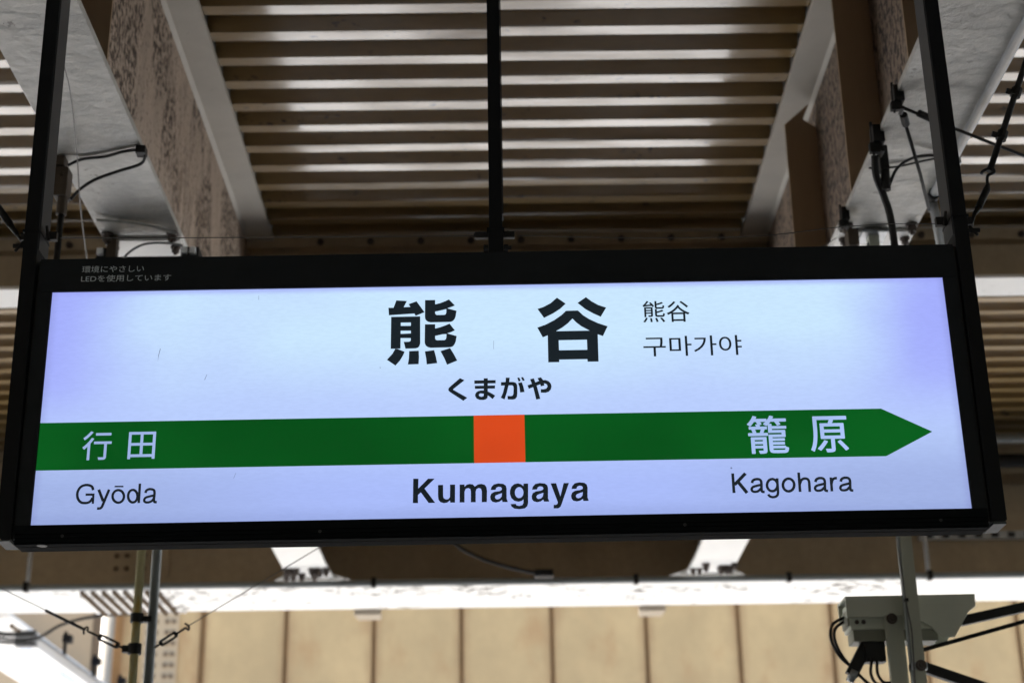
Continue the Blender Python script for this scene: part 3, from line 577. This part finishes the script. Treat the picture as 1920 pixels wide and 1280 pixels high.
STROKES={
'gyoda' : [(6.28,1,0,[(-971.7,127.6),(-975.0,135.7),(-982.4,139.7),(-991.7,140.4),(-1001.5,136.5),(-1007.5,127.0),(-1008.7,116.6),(-1005.8,106.0),(-998.5,98.1),(-989.1,96.2),(-980.0,97.7),(-974.5,102.9),(-972.0,108.9)]),(5.77,0,0,[(-989.0,116.9),(-967.7,116.5)]),(5.43,0,0,[(-970.5,118.5),(-970.0,94.1)]),(6.79,0,0,[(-958.7,128.7),(-946.1,99.9)]),(6.45,1,0,[(-933.9,128.3),(-942.6,102.3),(-947.0,88.8),(-950.1,83.6),(-954.5,82.2),(-959.2,82.6)]),(6.11,1,1,[(-897.6,110.8),(-897.9,106.1),(-899.5,101.9),(-902.3,98.5),(-905.8,96.4),(-909.9,95.7),(-914.1,96.6),(-918.0,98.8),(-921.3,102.3),(-923.5,106.6),(-924.5,111.3),(-924.2,116.1),(-922.6,120.3),(-919.8,123.7),(-916.2,125.8),(-912.1,126.5),(-907.9,125.6),(-904.0,123.4),(-900.8,119.9),(-898.6,115.6)]),(3.73,0,0,[(-921.5,135.6),(-900.5,135.2)]),(6.11,1,1,[(-865.5,110.8),(-865.7,106.0),(-867.0,101.8),(-869.2,98.4),(-872.2,96.3),(-875.6,95.6),(-879.0,96.4),(-882.3,98.7),(-885.0,102.1),(-886.8,106.4),(-887.7,111.2),(-887.5,115.9),(-886.2,120.2),(-884.0,123.5),(-881.0,125.7),(-877.6,126.4),(-874.2,125.6),(-870.9,123.3),(-868.2,119.9),(-866.4,115.5)]),(6.11,0,0,[(-861.7,141.8),(-861.4,93.8)]),(6.11,1,0,[(-847.0,118.3),(-845.4,124.0),(-840.2,127.1),(-833.5,127.3),(-827.4,124.6),(-825.6,119.3),(-825.5,110.6),(-825.9,100.1),(-823.9,95.7),(-818.7,95.3)]),(5.77,1,0,[(-826.0,112.3),(-837.4,109.4),(-845.9,106.6),(-848.9,101.4),(-847.5,97.0),(-841.5,94.8),(-833.2,96.8),(-827.7,101.9),(-826.1,108.8)])] ,
'kagohara' : [(6.85,0,0,[(551.8,141.0),(551.6,92.4)]),(7.93,0,0,[(582.4,140.4),(554.3,112.6)]),(8.29,0,0,[(563.0,119.9),(582.8,91.9)]),(6.49,1,0,[(596.4,116.1),(598.6,122.0),(605.0,125.2),(613.0,125.1),(617.6,121.7),(618.5,115.1),(617.8,101.2),(618.8,94.7),(624.8,93.7)]),(6.49,1,0,[(747.7,115.9),(750.1,121.8),(756.4,125.1),(764.5,124.9),(769.0,121.5),(769.9,114.9),(769.0,101.0),(769.8,94.5),(775.8,93.5)]),(6.49,1,0,[(808.1,115.7),(810.5,121.6),(816.9,124.9),(824.9,124.7),(829.4,121.3),(830.2,114.7),(829.3,100.8),(830.1,94.3),(836.0,93.3)]),(6.13,1,0,[(617.9,111.4),(607.4,109.2),(597.8,106.2),(594.2,100.7),(596.5,95.7),(602.7,94.4),(610.0,96.2),(616.1,102.2)]),(6.13,1,0,[(769.2,111.2),(758.6,109.0),(749.0,106.0),(745.3,100.5),(747.5,95.5),(753.7,94.3),(761.0,96.0),(767.3,102.0)]),(6.13,1,0,[(829.5,111.0),(818.9,108.8),(809.3,105.8),(805.6,100.3),(807.8,95.3),(813.9,94.1),(821.3,95.8),(827.6,101.8)]),(6.49,1,1,[(656.6,109.8),(655.6,105.2),(653.5,101.1),(650.5,97.9),(646.9,95.8),(642.9,95.2),(639.1,96.0),(635.8,98.1),(633.3,101.5),(631.8,105.6),(631.6,110.2),(632.6,114.8),(634.7,118.9),(637.7,122.2),(641.3,124.2),(645.3,124.9),(649.1,124.1),(652.4,121.9),(654.9,118.5),(656.4,114.4)]),(6.13,1,0,[(657.1,126.9),(656.8,107.9),(656.5,93.1),(654.7,85.7),(649.9,81.6),(642.7,80.4),(635.7,82.9),(632.9,87.6)]),(6.67,1,1,[(696.3,109.4),(695.3,104.6),(693.0,100.3),(689.7,96.9),(685.8,94.8),(681.6,94.1),(677.6,94.9),(674.0,97.2),(671.3,100.7),(669.8,105.1),(669.5,109.9),(670.6,114.7),(672.8,119.0),(676.1,122.4),(680.0,124.6),(684.2,125.3),(688.3,124.4),(691.8,122.1),(694.5,118.6),(696.1,114.2)]),(6.67,0,0,[(709.5,140.1),(709.0,92.1)]),(6.49,1,0,[(709.9,111.6),(714.3,120.8),(721.4,124.8),(729.4,123.3),(732.4,116.7),(732.4,106.5),(732.0,91.7)]),(6.49,0,0,[(785.3,126.6),(784.8,92.0)]),(6.49,1,0,[(785.5,111.1),(788.8,120.4),(794.0,124.0),(799.8,124.4)])] ,
}
# ------------------------------------------------------------------ fittings on the near beams
cd = tag(empty('conduit', (1.53, 4.5, 4.18)), 'silver conduit clipped along the right hand flange edge, bending down at its end', 'conduit')
W(MB().tube([(1.537, -5, 4.180), (1.537, 5.14, 4.180)], .0165, 12), 'pipe_run', 'galv', cd, smooth=True)
W(MB().tube([(1.537, 5.12, 4.180), (1.537, 5.17, 4.180)], .021, 12), 'elbow', 'dark', cd, smooth=True)
W(MB().tube([(1.537, 5.165, 4.18), (1.548, 5.18, 4.12), (1.585, 5.2, 3.45)], .0165, 12), 'drop_pipe', 'galv', cd, smooth=True)
W(MB().box(1.50, 1.562, 4.86, 4.875, 4.16, 4.1995), 'clip', 'galv', cd)
def clampset(x, y, z, s, m='dark', parent=None, name='clamp'):
    s *= .75
    mb = MB().box(x - .022 * s, x + .022 * s, y - .03 * s, y + .03 * s, z - .01, z + .06 * s)
    mb.box(x - .035 * s, x + .012 * s, y - .012 * s, y + .012 * s, z - .05 * s, z - .008).tube([(x - .02 * s, y, z - .06 * s), (x - .02 * s, y, z + .085 * s)], .006 * s, 8)
    mb.tube([(x + .012 * s, y - .02 * s, z - .045 * s), (x + .012 * s, y + .035 * s, z - .045 * s)], .009 * s, 8)
    return W(mb, name, m, parent, bevel=.002)
c1 = tag(empty('beam_clamp', (1.26, 4.47, 4.19)), 'dark iron clamp on the flange edge with two rods fanning out', 'clamp')
clampset(1.262, 4.47, 4.18, 1.0, 'dark', c1, 'jaw')
W(MB().tube([(1.275, 4.48, 4.16), (1.395, 4.53, 4.135), (2.3, 4.9, 3.96)], .0055, 8), 'rod', 'dark', c1, smooth=True)
W(MB().tube([(1.33, 4.50, 4.15), (1.385, 4.525, 4.138)], .012, 8), 'coupler', 'dark', c1)
W(MB().tube([(1.275, 4.49, 4.155), (1.40, 4.80, 4.09), (1.46, 4.95, 4.03)], .006, 8), 'rod', 'dark', c1, smooth=True)
W(MB().tube([(1.285, 4.51, 4.15), (1.302, 4.555, 4.14)], .013, 8), 'coupler', 'dark', c1)
c2 = tag(empty('hanging_cable', (1.28, 4.78, 4.18)), 'thick black cable hanging from a clamp on the flange edge behind the sign', 'cable')
clampset(1.252, 4.73, 4.175, 1.15, 'dark', c2, 'jaw')
W(MB().box(1.266, 1.296, 4.78, 4.82, 4.10, 4.19).tube([(1.282, 4.80, 4.03), (1.285, 4.80, 4.16)], .016, 10), 'bracket', 'dark', c2, bevel=.003)
W(MB().tube(smooth_path([(1.245, 4.76, 4.14), (1.25, 4.79, 4.08), (1.276, 4.82, 4.02), (1.297, 4.84, 3.93), (1.302, 4.85, 3.7), (1.29, 4.80, 3.35), (1.18, 4.3, 3.1), (1.0, 3.79, 3.05)]), .0125, 10), 'cord', 'cable', c2, smooth=True)
W(MB().tube(smooth_path([(1.295, 4.81, 4.05), (1.33, 4.82, 4.12), (1.39, 4.83, 4.165), (1.46, 4.85, 4.185), (1.52, 4.87, 4.188)]), .0055, 8), 'cord', 'cable', c2, smooth=True)
W(MB().tube(smooth_path([(1.27, 4.95, 4.192), (1.36, 4.94, 4.19), (1.45, 4.90, 4.192), (1.535, 4.865, 4.19)]), .004, 8), 'tie', 'dark', c2, smooth=True)
c3 = tag(empty('hanging_rod', (1.27, 5.38, 4.18)), 'thin rod hanging from a rusty clamp just in front of the bright splice plate', 'rod')
clampset(1.255, 5.31, 4.175, .9, 'dark', c3, 'jaw')
W(MB().box(1.275, 1.315, 5.37, 5.43, 4.10, 4.165).tube([(1.297, 5.40, 4.06), (1.297, 5.40, 4.11)], .013, 8), 'bracket', 'brownclamp', c3, bevel=.003)
W(MB().tube([(1.297, 5.40, 4.07), (1.297, 5.40, 3.2)], .004, 8), 'rod', 'dark', c3)
# left beam
c4 = tag(empty('hanging_rod', (-1.47, 4.85, 4.18)), 'rusty brown clamp and rod on the left edge of the mould speckled beam', 'rod')
clampset(-1.475, 4.83, 4.175, 1.1, 'brownclamp', c4, 'jaw')
W(MB().box(-1.49, -1.445, 4.82, 4.88, 4.06, 4.165).tube([(-1.463, 4.85, 4.0), (-1.463, 4.85, 4.07)], .018, 8), 'bracket', 'brownclamp', c4, bevel=.003)
W(MB().tube([(-1.463, 4.85, 4.04), (-1.463, 4.85, 3.0)], .011, 8), 'rod', 'dark', c4, smooth=True)
W(MB().tube(smooth_path([(-1.45, 4.83, 4.175), (-1.40, 4.82, 4.192), (-1.32, 4.80, 4.19), (-1.25, 4.77, 4.192), (-1.195, 4.755, 4.188), (-1.178, 4.76, 4.172), (-1.20, 4.80, 4.16), (-1.28, 4.83, 4.15), (-1.36, 4.85, 4.13), (-1.41, 4.86, 4.10), (-1.44, 4.86, 4.06)]), .0055, 8), 'cord', 'cable', c4, smooth=True)
W(MB().box(-1.205, -1.172, 4.735, 4.775, 4.17, 4.197), 'cable_clip', 'dark', c4, bevel=.003)
c5 = tag(W(MB().tube(smooth_path([(-1.286, 4.0, 4.16), (-1.30, 4.25, 4.15), (-1.36, 4.6, 4.12), (-1.43, 4.95, 4.08), (-1.50, 5.35, 4.05)]), .0022, 6), 'hair_cord', 'wire'), 'hair thin cord crossing below the mould speckled beam', 'cord')
lb = tag(empty('lamp_box', (-1.30, 5.5, 4.1)), 'flat black lamp box with white connectors hung under the mould speckled beam', 'lamp')
W(MB().box(-1.49, -1.105, 5.40, 5.58, 4.035, 4.10), 'housing', 'black', lb, bevel=.006)
for x in (-1.475, -1.165, -1.135):
    W(MB().box(x - .011, x + .011, 5.40, 5.42, 4.112, 4.137), 'connector', 'white_plastic', lb, bevel=.003)
W(MB().box(-1.18, -1.115, 5.421, 5.50, 4.1005, 4.145), 'bracket', 'dark', lb)
W(MB().box(-1.49, -1.455, 5.421, 5.50, 4.1005, 4.145), 'bracket', 'dark', lb)
W(MB().box(-1.455, -1.42, 5.42, 5.46, 4.1005, 4.199), 'hanger', 'brownclamp', lb)
W(MB().tube(smooth_path([(-1.40, 5.38, 4.04), (-1.36, 5.37, 4.10), (-1.30, 5.37, 4.135), (-1.22, 5.38, 4.142), (-1.17, 5.40, 4.14)]), .0045, 8), 'cord', 'galv', lb, smooth=True)
W(MB().tube(smooth_path([(-1.46, 5.27, 4.185), (-1.38, 5.30, 4.192), (-1.28, 5.33, 4.19), (-1.19, 5.38, 4.18)]), .006, 8), 'strap', 'flange', lb, smooth=True)

# ------------------------------------------------------------------ the hanging station name sign
ORG = Vector((-.004, 3.7, 2.583))
sign = tag(empty('station_sign', ORG), 'backlit white station name sign with green arrow band in a black hanging frame', 'sign')
sign.rotation_euler = (0, -.0052, 0)
def L(mb, name, m, parent=sign, **k): return _build(mb, name, m, parent, **k)
L(MB().box(-1.140, 1.140, .012, .080, .006, .729), 'housing', 'black')
face = L(MB().box(-1.1135, 1.1135, .006, .0115, .044, .642), 'light_panel', 'face')
L(MB().box(-1.1475, 1.1475, 0, .0815, .6413, .7305), 'top_panel', 'black', bevel=.0015)
for s in (-1, 1):
    L(MB().box(*sorted((s * 1.1125, s * 1.1475)), .0005, .0118, .0432, .6408), 'side_bezel', 'black', bevel=.001)
    L(MB().box(*sorted((s * 1.148, s * 1.1535)), .008, .08, .012, .728), 'shadow_gap', 'cable')
rail = [(.0, .0428), (.0, .0225), (.004, .0215), (.004, .0195), (.0012, .0188), (.0012, .0128), (.005, .0118), (.005, .0090), (.0022, .0083), (.0025, .0030), (.009, -.0015), (.030, -.0025), (.031, -.0008), (.033, -.0008), (.034, -.0025), (.072, -.003), (.0835, .001), (.0835, .0055), (.0115, .0055), (.0115, .0428)]
L(MB().prism(rail, 'x', -1.1475, 1.1475), 'bottom_rail', 'rail')
for x in (-1.035, -.43, .43, 1.035):
    L(MB().tube([(x, .0008, .0158), (x, .0016, .0158)], .0042, 12).tube([(x, -.0002, .0158), (x, .0012, .0158)], .0030, 12), 'screw', 'post_side')
L(MB().tube([(-1.085, .018, -.0015), (-1.085, .018, -.0035)], .012, 16), 'plug', 'post_side')
# posts (side members run down the ends of the sign)
def post(xa, xb, lean, z0, z1, y0=-.003, y1=.086, ch=0):
    mb = MB(); vs = []
    if ch:
        s = -1 if xa < 0 else 1
        xi, xo = (xb, xa) if s < 0 else (xa, xb)
        pr = [(xi, z0), (xo - s * ch, z0), (xo, z0 + ch), (xo + lean, z1), (xi + lean, z1)]
        mb.prism(pr, 'y', y0, y1)
    else: mb.prism([(xa, z0), (xb, z0), (xb + lean, z1), (xa + lean, z1)], 'y', y0, y1)
    return mb
L(post(-1.1905, -1.1540, -.010, .008, 1.565, ch=.014), 'post', 'black_post', bevel=.002)
L(post(1.1540, 1.1905, .004, .010, 1.565, ch=.004), 'post', 'black_post', bevel=.002)
L(MB().prism([(-.0215, .752), (.0125, .752), (.0155, 1.565), (-.0185, 1.565)], 'y', .02, .065), 'post', 'black_post', bevel=.002)
L(MB().prism([(.0130, .845), (.0160, .845), (.0190, 1.565), (.0160, 1.565)], 'y', .022, .06), 'trim_strip', 'post_side')
L(MB().box(-1.44, 1.50, .015, .075, 1.566, 1.606), 'hanger_bar', 'black_post')
# inner lips of the posts, coloured lighter for the light they catch
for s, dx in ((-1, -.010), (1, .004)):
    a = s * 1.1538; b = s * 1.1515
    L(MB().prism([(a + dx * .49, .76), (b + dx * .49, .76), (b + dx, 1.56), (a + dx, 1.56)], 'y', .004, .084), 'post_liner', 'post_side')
    L(MB().box(*sorted((s * 1.158, s * 1.1885)), .0, .083, .0035 if s > 0 else .0055, .0098 if s > 0 else .0078), 'end_cap', 'cap')
    x0, x1 = sorted((s * 1.1515 + dx * .5, s * 1.1945 + dx * .5))
    col = L(MB().box(x0, x1, -.006, .089, .806, .8125), 'collar', 'black_post', bevel=.001)
    xi = s * 1.151
    L(MB().box(*sorted((xi, xi - s * .028)), .03, .045, .80, .822).tube([(xi - s * .012, .02, .79), (xi - s * .004, .02, .832)], .004, 8), 'wire_bracket', 'dark', col)
    L(MB().box(*sorted((s * 1.20, s * 1.215)), .03, .05, .80, .82).tube([(s * 1.205, .03, .795), (s * 1.225, .03, .768)], .004, 8).tube([(s * 1.20, .035, .785), (s * 1.232, .035, .785)], .006, 8), 'eye_bolt', 'dark', col)
# centre clamp
cl = L(MB().box(-.0235, .0145, .012, .072, .7315, .802), 'clamp', 'black_post', bevel=.002)
L(MB().box(-.0265, .0175, .010, .074, .7985, .8035), 'clamp_lip', 'black_post', cl)
L(MB().box(-.058, -.024, .03, .045, .785, .802).tube([(-.0585, .037, .793), (-.06, .037, .793)], .007, 10), 'wire_lug', 'dark', cl, bevel=.002)
L(MB().box(.0150, .044, .03, .045, .785, .802).tube([(.026, .025, .795), (.026, .03, .795)], .006, 10), 'wire_lug', 'dark', cl, bevel=.002)
for z in (.742, .760):
    L(MB().tube([(-.036, .04, z), (-.024, .04, z)], .0085, 6), 'bolt', 'dark', cl)
    L(MB().tube([(.0150, .04, z), (.026, .04, z)], .0085, 6).tube([(.026, .04, z), (.035, .04, z)], .0055, 8), 'bolt', 'dark', cl)

# ---- printed films on the panel
def flat(name, polys, m, y, parent=face):
    vs, fs = [], []
    for i, pl_ in enumerate(polys):
        yy = y - .00002 * i
        loops = [[Vector((p[0] / 1000, p[1] / 1000, 0)) for p in lp] for lp in pl_]
        tri = geometry.tessellate_polygon(loops)
        o = len(vs); vs += [(p.x, yy, p.y) for lp in loops for p in lp]
        for t in tri: fs.append(tuple(o + k for k in t))
    me = bpy.data.meshes.new(name); me.from_pydata(vs, [], fs); me.materials.append(M[m])
    bm = bmesh.new(); bm.from_mesh(me)
    for f in bm.faces:
        f.normal_update()
        if f.normal.y > 0: f.normal_flip()
    bm.to_mesh(me); bm.free()
    o = bpy.data.objects.new(name, me); COL.objects.link(o); o.parent = parent; return o
YB, YT = .0056, .0052
bd_ = flat('green_band', [[[(-1113, 178.5), (-65, 178), (-65, 298), (-1113, 298.3)]]], 'green', YB)
ar_ = flat('green_arrow', [[[(57, 178), (923.5, 177.2), (1041, 237), (923.3, 297.8), (57, 298.2)]]], 'green', YB)
flat('orange_square', [[[(-65.5, 177.9), (57.4, 177.9), (57.6, 298.4), (-65.3, 298.3)]]], 'orange', YB - .0001)
NAMES = {'bear': 'lettering', 'valley': 'lettering', 'kana': 'lettering', 'romaji': 'lettering'}
for k, v in POLYS.items(): flat('lettering', v, 'ink', YT)
def ribbon(strokes, name, m, y):
    vs, fs = [], []
    for i, (w, sm, closed, pts) in enumerate(strokes):
        P = [Vector((p[0], p[1])) for p in pts]
        if sm: P = [Vector(p) for p in smooth_path(P, 5, bool(closed))]
        n = len(P); o = len(vs); yy = y - .00002 * i
        for j, p in enumerate(P):
            a = P[(j - 1) % n] if (closed or j > 0) else p
            b = P[(j + 1) % n] if (closed or j < n - 1) else p
            d = (b - a).normalized(); nn = Vector((-d.y, d.x)) * w / 2
            vs += [((p.x + nn.x) / 1000, yy, (p.y + nn.y) / 1000), ((p.x - nn.x) / 1000, yy, (p.y - nn.y) / 1000)]
        for j in range(n if closed else n - 1):
            q = (j + 1) % n
            fs.append((o + 2 * j, o + 2 * j + 1, o + 2 * q + 1, o + 2 * q))
    me = bpy.data.meshes.new(name); me.from_pydata(vs, [], fs); me.materials.append(M[m])
    o = bpy.data.objects.new(name, me); COL.objects.link(o); o.parent = face; return o
for k, v in STROKES.items(): ribbon(v, 'lettering', 'ink', YT)
def glyphs(body, box, bold, m, y, parent):
    cu = bpy.data.curves.new('lettering', 'FONT'); cu.body = body; cu.size = 1; cu.resolution_u = 5; cu.fill_mode = 'FRONT'
    tmp = bpy.data.objects.new('lettering', cu); COL.objects.link(tmp)
    bpy.context.view_layer.update()
    me = bpy.data.meshes.new_from_object(tmp.evaluated_get(bpy.context.evaluated_depsgraph_get()))
    bpy.data.objects.remove(tmp); bpy.data.curves.remove(cu)
    V = [v.co.copy() for v in me.vertices]; F = [tuple(f.vertices) for f in me.polygons]; bpy.data.meshes.remove(me)
    x0, x1 = min(v.x for v in V), max(v.x for v in V); z0, z1 = min(v.y for v in V), max(v.y for v in V)
    cx, cz, w, h = (b / 1000 for b in box); r = bold / 1000
    offs = [(0, 0)] + ([(r * math.cos(a), r * math.sin(a)) for a in (math.pi / 4 * k for k in range(8))] if r else [])
    vs, fs = [], []
    for i, (ox, oz) in enumerate(offs):
        o = len(vs); yy = y - .00001 * i
        vs += [(cx + ((v.x - x0) / (x1 - x0) - .5) * (w - 2 * r) + ox, yy, cz + ((v.y - z0) / (z1 - z0) - .5) * (h - 2 * r) + oz) for v in V]
        fs += [tuple(o + k for k in f) for f in F]
    me = bpy.data.meshes.new('lettering'); me.from_pydata(vs, [], fs); me.materials.append(M[m])
    ob = bpy.data.objects.new('lettering', me); COL.objects.link(ob); ob.parent = parent; return ob
tp = [c for c in sign.children if c.name.startswith('top_panel')][0]
for k, box in TEXTS.items():
    if k in ('行', '田'): glyphs(k, box, .45, 'glyph_white', YT - .0002, face)
    elif k in ('籠', '原'): glyphs(k, box, 1.1, 'glyph_white', YT - .0002, face)
    elif k == '熊谷': glyphs(k, box, .35, 'ink', YT, face)
    elif k == '구마가야': glyphs(k, box, .15, 'ink', YT, face)
    else: glyphs(k, box, 0, 'grey_print', -.0004, tp)

for P_ in ([(-838.5, 452), (-836.5, 470), (-833.5, 486), (-835, 486), (-838, 470)], [(-598, 612), (-597, 612), (-597.4, 624), (-598.2, 624)], [(-722, 402), (-720.6, 402), (-716, 416), (-717, 416)], [(-15, 470), (-14.2, 470), (-13.6, 492), (-14.4, 492)], [(20, 372), (21, 372), (15, 392), (14.2, 392)], [(-640, 150), (-639, 150), (-634, 164), (-635, 164)]):
    flat('scratch', [[P_]], 'scuff', YT + .0001)
# ------------------------------------------------------------------ wires around the sign
bw = tag(empty('bird_wire', (0, 3.74, 3.38)), 'hair thin black wire strung between the posts above the sign', 'wire')
W(MB().tube(smooth_path([(-1.125, 3.74, 3.385), (-.8, 3.74, 3.3815), (-.4, 3.74, 3.379), (-.062, 3.74, 3.377)]), .0011, 6), 'strand', 'wire', bw)
W(MB().tube(smooth_path([(.042, 3.74, 3.377), (.35, 3.74, 3.366), (.65, 3.74, 3.367), (.85, 3.74, 3.388), (1.0, 3.74, 3.397), (1.12, 3.74, 3.396)]), .0011, 6), 'strand', 'wire', bw)
for s, lab, P in ((1, 'black stay rod with hook and turnbuckle from the post by the conduit beam', [(1.206, 3.384), (1.22, 3.425), (1.234, 3.445), (1.263, 3.50), (1.275, 3.545), (1.545, 4.19)]),
               (-1, 'black stay rod with turnbuckle from the post by the mould speckled beam', [(-1.216, 3.372), (-1.238, 3.40), (-1.258, 3.428), (-1.318, 3.51), (-1.335, 3.54), (-1.475, 4.19)])):
    yy = 3.75
    st_ = tag(empty('stay_rod', (P[0][0], yy, P[0][1])), lab, 'rod', 'stay rods of the sign')
    q = [Vector((a, yy, b)) for a, b in P]
    W(MB().tube([q[0], q[1]], .0042, 8).tube([q[1], q[2]], [.005, .0085], 8).tube([q[2], q[3]], .0095, 10).tube([q[3], q[3] + (q[4] - q[3]) * .3], [.0085, .005], 8), 'turnbuckle', 'dark', st_, smooth=True)
    W(MB().tube(smooth_path([q[3] + (q[4] - q[3]) * .2, q[3] + (q[4] - q[3]) * .8 + Vector((-.004 * s, 0, 0)), q[4] + Vector((.012 * s, 0, .002)), q[4] + Vector((.006 * s, 0, .014)), q[4] + Vector((-.016 * s, 0, .006)), q[4] + Vector((-.022 * s, 0, -.002))], 5), .0042, 8), 'hook', 'dark', st_, smooth=True)
    W(MB().tube([q[4] + Vector((0, 0, .004)), q[5]], .0085, 10), 'bar', 'dark', st_, smooth=True)
    d = q[5] - q[4]
    for f in (.17, .37):
        c = q[4] + d * f
        W(MB().tube([c - d * .018, c + d * .018], .0145, 10).tube([c + Vector((-.026 * s, 0, .006)), c + Vector((.004 * s, 0, -.004))], .008, 8), 'coupler', 'dark', st_)
